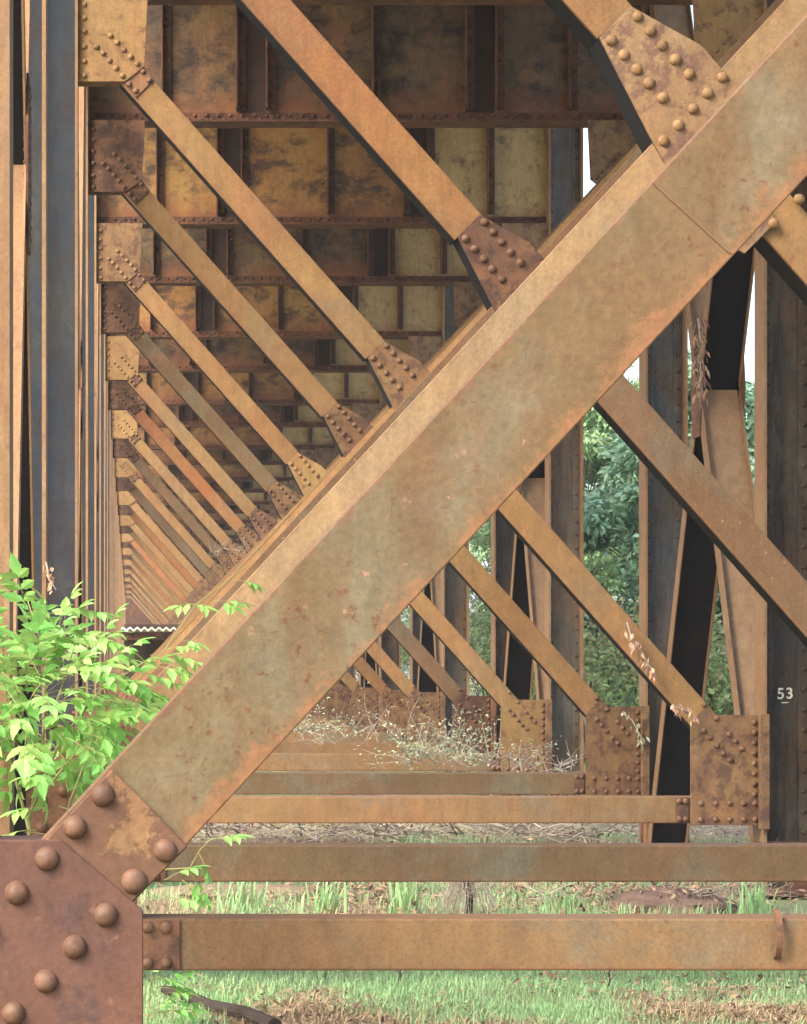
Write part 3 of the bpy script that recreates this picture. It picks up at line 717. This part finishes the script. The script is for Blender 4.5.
def twig_tangle(name, label, px, py, d, n, rad, cat='dead weeds', leaves=0, r0=.003, mat='dry_stick', upb=.6, lmat='pale_leaf', lsz=(.03, .07), flat=1.0):
    base = P3(px, py, d); r = empty(name, base); tag(r, label, cat); sm, lf = Soup(), Soup()
    for _ in range(n):
        p = base + Vector((U(-1, 1) * rad, U(-.4, .4) * rad, U(0, .25) * rad * flat)); dv = rv(); dv.z = abs(dv.z) * upb * flat + .1; dv.normalize()
        L = U(.4, 1.1) * rad; q = [p]
        for _k in range(3):
            dv = (dv + rv() * .35).normalized(); q.append(q[-1] + dv * L / 3)
        sm.tube(q, r0 * U(.7, 1.4), r0 * .4, 4)
        for _k in range(leaves):
            c = q[random.randint(1, 3)] + rv() * .05; dl = rv(); lf.leaf(c, dl, dl.orthogonal().normalized(), U(*lsz), U(.010, .022))
    put('twigs', sm.mesh('twigs', base), mat, r)
    if leaves: put('dead_leaves', lf.mesh('dead_leaves', base), lmat, r)
twig_tangle('dead_weeds', 'bleached dead runners caught on the far crossing plates', 238, 556, 26.5, 26, .30, upb=.8)
twig_tangle('brush_heap', 'heap of pale leafy cut brush lying against the middle struts', 452, 765, 20.6, 60, .42, 'brush heap', 17, .004, lsz=(.018, .045))
twig_tangle('brush_heap', 'bare twiggy brush beside the sixth bent plate', 530, 775, 20.4, 46, .34, 'brush heap', 1, .004)
twig_tangle('brush_heap', 'thin pale brush on the left behind the struts', 345, 745, 24.0, 26, .40, 'brush heap', 5, .003, lsz=(.018, .04))
twig_tangle('brush_heap', 'tall thin dead stems with silver leaves standing among the brush', 400, 745, 23.5, 16, .45, 'brush heap', 5, .003, upb=1.6, lsz=(.018, .04))
twig_tangle('brush_heap', 'small leafy brush heap far back between the low plates', 300, 735, 30, 34, .4, 'brush heap', 14, .004, lsz=(.02, .045))
for k, (px, py, d, lab) in enumerate(((300, 838, 19.3, 'flat spread of dry sticks seen under the struts at left'), (480, 838, 19.5, 'flat spread of dry sticks seen under the struts in the middle'), (620, 838, 19.2, 'flat spread of bleached sticks under the low right plates'))):
    twig_tangle('stick_litter', lab, px, py, d, 120, .75, 'dead sticks', 1, .006, upb=.25, flat=.45, lmat='dry_leaf')
# stump clump with hanging roots, bank of soil, fallen branch
def stump():
    base = P3(468, 918, 13.3); base.z = gz(base.x, base.y); r = empty('root_stump', base)
    tag(r, 'dark slim stump in a tuft of straw roots between the two lowest struts', 'stump')
    s = Soup(); s.tube([base, base + Vector((.01, 0, .10)), base + Vector((-.02, 0, .22)), base + Vector((.05, 0, .30))], .022, .012, 8)
    put('stem', s.mesh('stem', base), 'dark_wood', r); s = Soup()
    for _ in range(120):
        a = U(0, 6.28); p = base + Vector((U(-.03, .03), U(-.03, .03), U(.10, .2))); q = [p, p + Vector((math.cos(a) * .08, math.sin(a) * .08, U(-.02, .04))), p + Vector((math.cos(a) * U(.1, .2), math.sin(a) * U(.1, .2), -U(.08, .22)))]
        s.tube(q, .002, .001, 3)
    put('root_tuft', s.mesh('root_tuft', base), 'dry_stick', r)
stump()
def mound(px, d, w, h, label):
    bx = (px - 132) * d / F; bm = bmesh.new()
    bmesh.ops.create_uvsphere(bm, u_segments=40, v_segments=20, radius=1)
    for v in bm.verts:
        k = 1 + .30 * noise.noise((v.co.x * 2 + px, v.co.y * 2, v.co.z * 2)) + .14 * noise.noise((v.co.x * 7, v.co.y * 7 + px, v.co.z * 7))
        v.co = Vector((v.co.x * w * k, v.co.y * .35 * k, v.co.z * h * k))
    b = Vector((bx, d, gz(bx, d))); r = put('soil_bank', finish(bm, 'soil_bank', True), 'bank_soil', None, b)
    tag(r, label, 'soil bank')
    return b
b1 = mound(672, 14.0, .34, .12, 'low bank of bare soil and roots beside the base of column 53')
b2 = mound(255, 14.6, .55, .07, 'slight rise of leafy soil behind the lowest strut at left')
twig_tangle('root_tangle', 'pale thin roots spreading over the soil bank near column 53', 718, 898, 13.9, 60, .26, 'roots', 3, .0025, upb=.2, flat=.7, lmat='dry_leaf')
twig_tangle('root_tangle', 'brown dead leaves and roots heaped left of the soil bank', 600, 903, 14.2, 60, .34, 'roots', 7, .0025, upb=.4, flat=.7, lmat='dry_leaf')
twig_tangle('root_tangle', 'reddish dead leaves heaped between the two lowest struts near the middle', 365, 900, 14.4, 40, .28, 'dead leaves', 12, .0025, upb=.4, flat=.6, lmat='dry_leaf')
# grass tufts standing up behind the lowest strut
for k, (px, hh, lab) in enumerate(((240, .30, 'leftmost tall green grass tuft behind the lowest strut'), (325, .26, 'tall grass tuft left of the reddish dead leaves'), (402, .34, 'tall upright grass tuft just right of the reddish dead leaves'), (752, .30, 'green grass tuft on the soil bank beside column 53'), (560, .2, 'short grass tuft right of the stump'))):
    p = P3(px, 0, 13.6); p.z = gz(p.x, p.y); s = Soup()
    for _ in range(46): s.blade((p.x + random.gauss(0, .05), p.y + random.gauss(0, .05), p.z - .01), U(.4, 1) * hh, U(.008, .016), U(.1, .9), U(0, 6.28))
    tag(put('grass_tuft', s.mesh('grass_tuft', p), 'grass_green', None, p), lab, 'grass tuft', 'tall grass tufts behind the lowest strut')
def branch():
    pts = [P3(164, 992, 10.15), P3(185, 998, 10.05), P3(210, 1010, 9.8), P3(245, 1026, 9.5), P3(275, 1040, 9.2)]
    for p in pts: p.z = gz(p.x, p.y) + .045
    s = Soup(); s.tube(pts, .018, .028, 9); tag(put('fallen_branch', s.mesh('fallen_branch', pts[0]), 'dark_wood', None, pts[0]), 'thick dark fallen branch on the grass at lower left', 'branch')
branch()
def thin_stem(px, y0p, y1p, d, lab):
    a = P3(px, 0, d); a.z = gz(a.x, d); b = P3(px + 3, y1p, d); s = Soup()
    s.tube([a, a.lerp(b, .5) + Vector((.01, 0, 0)), b], .004, .002, 5)
    for t in (.3, .5, .65, .8, .95): 
        q = a.lerp(b, t); s.tube([q, q + Vector((U(-.06, .06), 0, .05))], .002, .001, 4)
    tag(put('bare_sapling', s.mesh('bare_sapling', a), 'dark_wood', None, a), lab, 'sapling')
thin_stem(606, 1010, 968, 10.4, 'thin bare dark sapling in the grass below the lowest strut at right')
thin_stem(397, 1010, 966, 10.6, 'thin bare dark sapling in the grass below the middle of the lowest strut')

# curved strap on the second strut
bm = bmesh.new(); n = 14; ring = []
for k in range(n + 1):
    a = -1.75 + 3.5 * k / n
    ring.append((0.040 * math.cos(a) - .018, 0.064 * math.sin(a)))
th = .008
prev = None
for k in range(n + 1):
    a = -1.75 + 3.5 * k / n; y, z = -ring[k][0], ring[k][1]; ny, nz = -math.cos(a), math.sin(a)
    cur = [bm.verts.new((sx, y + ny * o, z + nz * o)) for sx, o in ((-.009, 0), (.009, 0), (.009, th), (-.009, th))]
    if prev:
        for q in range(4): bm.faces.new((prev[q], prev[(q + 1) % 4], cur[(q + 1) % 4], cur[q]))
    else: bm.faces.new(cur)
    prev = cur
bm.faces.new(prev[::-1])
p = P3(778, 935, 7.44)
tag(put('iron_strap', finish(bm, 'iron_strap'), 'purple_rust', None, (p.x, 7.445, p.z)), 'small bowed iron strap hooked on the right end of the lowest strut', 'strap')

# small lean-to roof far down the row
p = P3(158, 645, 40)
r = empty('shed_roof', (p.x, p.y, gz(p.x, p.y))); tag(r, 'small corrugated shed roof far back at the foot of the left columns', 'shed')
bx0, bx1 = (121 - 158) * 40 / F, (215 - 158) * 40 / F; zr = p.z - gz(p.x, p.y)
bm = bmesh.new(); rows = []
nn = 156
for sgn, yy, dz in ((0, -.1, .26), (1, 1.6, .16)):
    rows.append([(bx0 + (bx1 - bx0) * k / nn, yy, zr + dz + (.019) * math.sin(k / nn * 13 * 2 * math.pi)) for k in range(nn + 1)])
vt = [[bm.verts.new(c) for c in rw] for rw in rows]; vb = [[bm.verts.new((c[0], c[1], c[2] - .035)) for c in rw] for rw in rows]
for k in range(nn):
    bm.faces.new((vt[0][k], vt[0][k + 1], vt[1][k + 1], vt[1][k])); bm.faces.new((vb[0][k], vb[1][k], vb[1][k + 1], vb[0][k + 1])); bm.faces.new((vt[0][k], vb[0][k], vb[0][k + 1], vt[0][k + 1]))
put('roof_sheet', finish(bm, 'roof_sheet'), 'white_paint', r)
bm = bmesh.new(); box(bm, bx0, bx1, 0, .06, zr + .08, zr + .20); put('fascia', finish(bm, 'fascia'), 'purple_rust', r)
bm = bmesh.new(); box(bm, bx0 + .04, bx1 - .04, 1.3, 1.36, 0, zr + .34); put('wall', finish(bm, 'wall'), 'timber', r)
for xx in (bx0 + .05, bx1 - .12):
    bm = bmesh.new(); box(bm, xx, xx + .08, .1, .18, 0, zr + .2); put('post', finish(bm, 'post'), 'timber', r)

# ------------------------------------------------------------------ trees and shrubs outside
def tree(x, y, h, spread, n, label, mat, leaf=(.08, .15), low=.06, name='broadleaf_tree', clumps=120, group='trees beside the viaduct'):
    base = Vector((x, y, gz(x, y))); r = empty(name, base); tag(r, label, 'tree', group); n = int(n * (4.5 if y < 45 and x > 0 else 2.5))
    tr = Soup(); lf = Soup()
    top = base + Vector((U(-.5, .5), U(-.5, .5), h * .8)); trunk = [base.lerp(top, t) + Vector((U(-.12, .12), U(-.12, .12), 0)) * (t > 0) for t in (0, .2, .4, .6, .8, 1)]
    tr.tube(trunk, .03 * h * .55, .02, 9)
    for _ in range(clumps):
        t = U(low, 1.0); a = U(0, 6.28); rad = spread * (math.sin(math.pi * min(1, .18 + .82 * t)) ** .7) * math.sqrt(U(.08, 1))
        c = base + Vector((math.cos(a) * rad, math.sin(a) * rad, h * t + U(-.3, .3)))
        k = max(0.05, t * .72 - .1); i = min(int(k * 5), 4); s0 = trunk[i].lerp(trunk[i + 1], k * 5 - i)
        m = s0.lerp(c, .5) + Vector((0, 0, .25)); tr.tube([s0, m, c], .022, .004, 5)
        cs = U(.35, .8) * spread * .36
        for _k in range(int(n / clumps)):
            v = rv() * (U(0, 1) ** .45) * cs; v.z *= .6
            dv = (Vector((v.x, v.y, -.25 * cs)) + rv() * .5 * cs).normalized(); up = (Vector((0, 0, 1)) + rv() * .7).normalized()
            sd = dv.cross(up)
            if sd.length < .1: continue
            L = U(*leaf); lf.leaf(c + v, dv, sd.normalized(), L, L * U(.45, .7), .2)
    put('trunk', tr.mesh('trunk', base), 'bark', r); put('crown', lf.mesh('crown', base), mat, r)
T = [
 (7.4, 34, 5.0, 2.0, 9000, 'dense blue green tree filling the gap right of the middle columns', 'tree_leaf'),
 (10.4, 39, 5.6, 2.4, 9000, 'tall blue green tree behind the crossed brace near column 53', 'tree_leaf'),
 (9.0, 30, 4.2, 1.9, 6000, 'low yellow green tree behind the low plate of the fourth bent', 'tree_leaf_light'),
 (7.8, 44, 6.2, 2.3, 8000, 'pale green tree seen through the gap between middle columns', 'tree_leaf_light'),
 (8.4, 58, 4.9, 2.4, 8000, 'far pale tree in the narrow gap by the eighth bent', 'tree_leaf_light'),
 (16.5, 46, 7, 3.4, 9000, 'broad dark tree standing furthest right beyond the columns', 'tree_leaf'),
 (12.5, 60, 7.6, 3.2, 8000, 'high far tree behind the dense blue green tree', 'tree_leaf'),
 (7.0, 78, 5, 2.6, 6000, 'distant tree at the far end right of the last bents', 'tree_leaf_light'),
 (-9, 40, 8, 3.2, 6000, 'tree standing far off on the left of the viaduct', 'tree_leaf'),
]
for a in T: tree(*a)
def shrub(x, y, h, w, n, label, mat='shrub_leaf', leaf=(.06, .12), name='shrub'):
    base = Vector((x, y, gz(x, y))); r = empty(name, base); tag(r, label, 'shrub', 'shrubs beyond the right columns'); lf, tr = Soup(), Soup()
    for _ in range(14):
        a = U(0, 6.28); q = base + Vector((math.cos(a) * w * U(.2, .9), math.sin(a) * w * U(.2, .9), h * U(.5, 1))); tr.tube([base, base.lerp(q, .5) + Vector((0, 0, .1)), q], .012, .004, 5)
        for _k in range(n // 14):
            v = rv() * U(0, 1) ** .5 * .38 * max(w, h); c = q + v
            if c.z < base.z + .02: continue
            dv = rv(); lf.leaf(c, dv, dv.orthogonal().normalized(), U(*leaf), U(.03, .06))
    put('stems', tr.mesh('stems', base), 'bark', r); put('foliage', lf.mesh('foliage', base), mat, r)
shrub(6.0, 26.5, 1.5, .9, 2600, 'yellow green shrub behind the low plate of the fifth bent')
shrub(7.2, 27.5, 1.7, 1.0, 3000, 'leafy shrub just left of column 53 beyond the brace')
shrub(5.6, 32, 1.6, 1.0, 2600, 'straggly shrub seen between the sixth and seventh columns')
shrub(5.4, 39, 1.7, 1.1, 2600, 'reddish green shrub in the gap beside the seventh column', 'shrub_leaf')
shrub(5.6, 50, 1.8, 1.3, 2600, 'farthest shrub at the right edge of the far bents')
shrub(2.6, 62, 1.2, 1.4, 2200, 'bleached shrub on the ground far back under the viaduct', 'pale_leaf')
shrub(8.6, 25, 1.3, .9, 2400, 'dark leaved shrub to the right behind column 53', 'tree_leaf')

# ------------------------------------------------------------------ air
bm = bmesh.new(); box(bm, -440, 440, -80, 920, -3, 14)
hz, nt = nodes_of('haze'); ho = N(nt, 'ShaderNodeOutputMaterial'); pv = N(nt, 'ShaderNodeVolumePrincipled')
pv.inputs['Color'].default_value = (.92, .94, .96, 1); pv.inputs['Density'].default_value = 0.0007; pv.inputs['Anisotropy'].default_value = 0.2
nt.links.new(pv.outputs[0], ho.inputs['Volume']); MATS['haze'] = hz
tag(put('haze', finish(bm, 'haze'), 'haze'), kind='stuff')

# ------------------------------------------------------------------ light, sky, camera
EL, AZ = R(42), R(228)
w = bpy.data.worlds.new('World'); scene.world = w; w.use_nodes = True; nt = w.node_tree
bg = nt.nodes['Background']; sky = nt.nodes.new('ShaderNodeTexSky'); sky.sky_type = 'NISHITA'; sky.sun_disc = False
sky.sun_elevation = EL; sky.sun_rotation = AZ; sky.dust_density = 3.5; sky.air_density = 1.0; sky.ozone_density = 0.6
nt.links.new(sky.outputs[0], bg.inputs[0]); bg.inputs[1].default_value = 0.15
l = bpy.data.lights.new('sun', 'SUN'); l.energy = 1.5; l.angle = R(26); l.color = (1, .95, .87)
so = bpy.data.objects.new('sun', l); C.objects.link(so)
dirv = Vector((math.sin(AZ) * math.cos(EL), math.cos(AZ) * math.cos(EL), math.sin(EL)))
so.rotation_euler = dirv.to_track_quat('Z', 'Y').to_euler()
cam = bpy.data.cameras.new('camera'); co = bpy.data.objects.new('camera', cam); C.objects.link(co)
co.location = (0, 0, ZC); co.rotation_euler = (R(90), 0, 0)
cam.sensor_width = 36; cam.lens = F / 1024 * 36; cam.shift_x = (403.5 - 132) / 1024; cam.shift_y = (670 - 512) / 1024
cam.clip_start = .05; cam.clip_end = 3000
scene.camera = co
scene.render.engine = 'CYCLES'
scene.cycles.volume_bounces = 1; scene.cycles.max_bounces = 8; scene.cycles.diffuse_bounces = 5
vs = scene.view_settings; vs.view_transform = 'Standard'; vs.look = 'None'; vs.gamma = 1; vs.use_curve_mapping = False; vs.exposure = 1.98
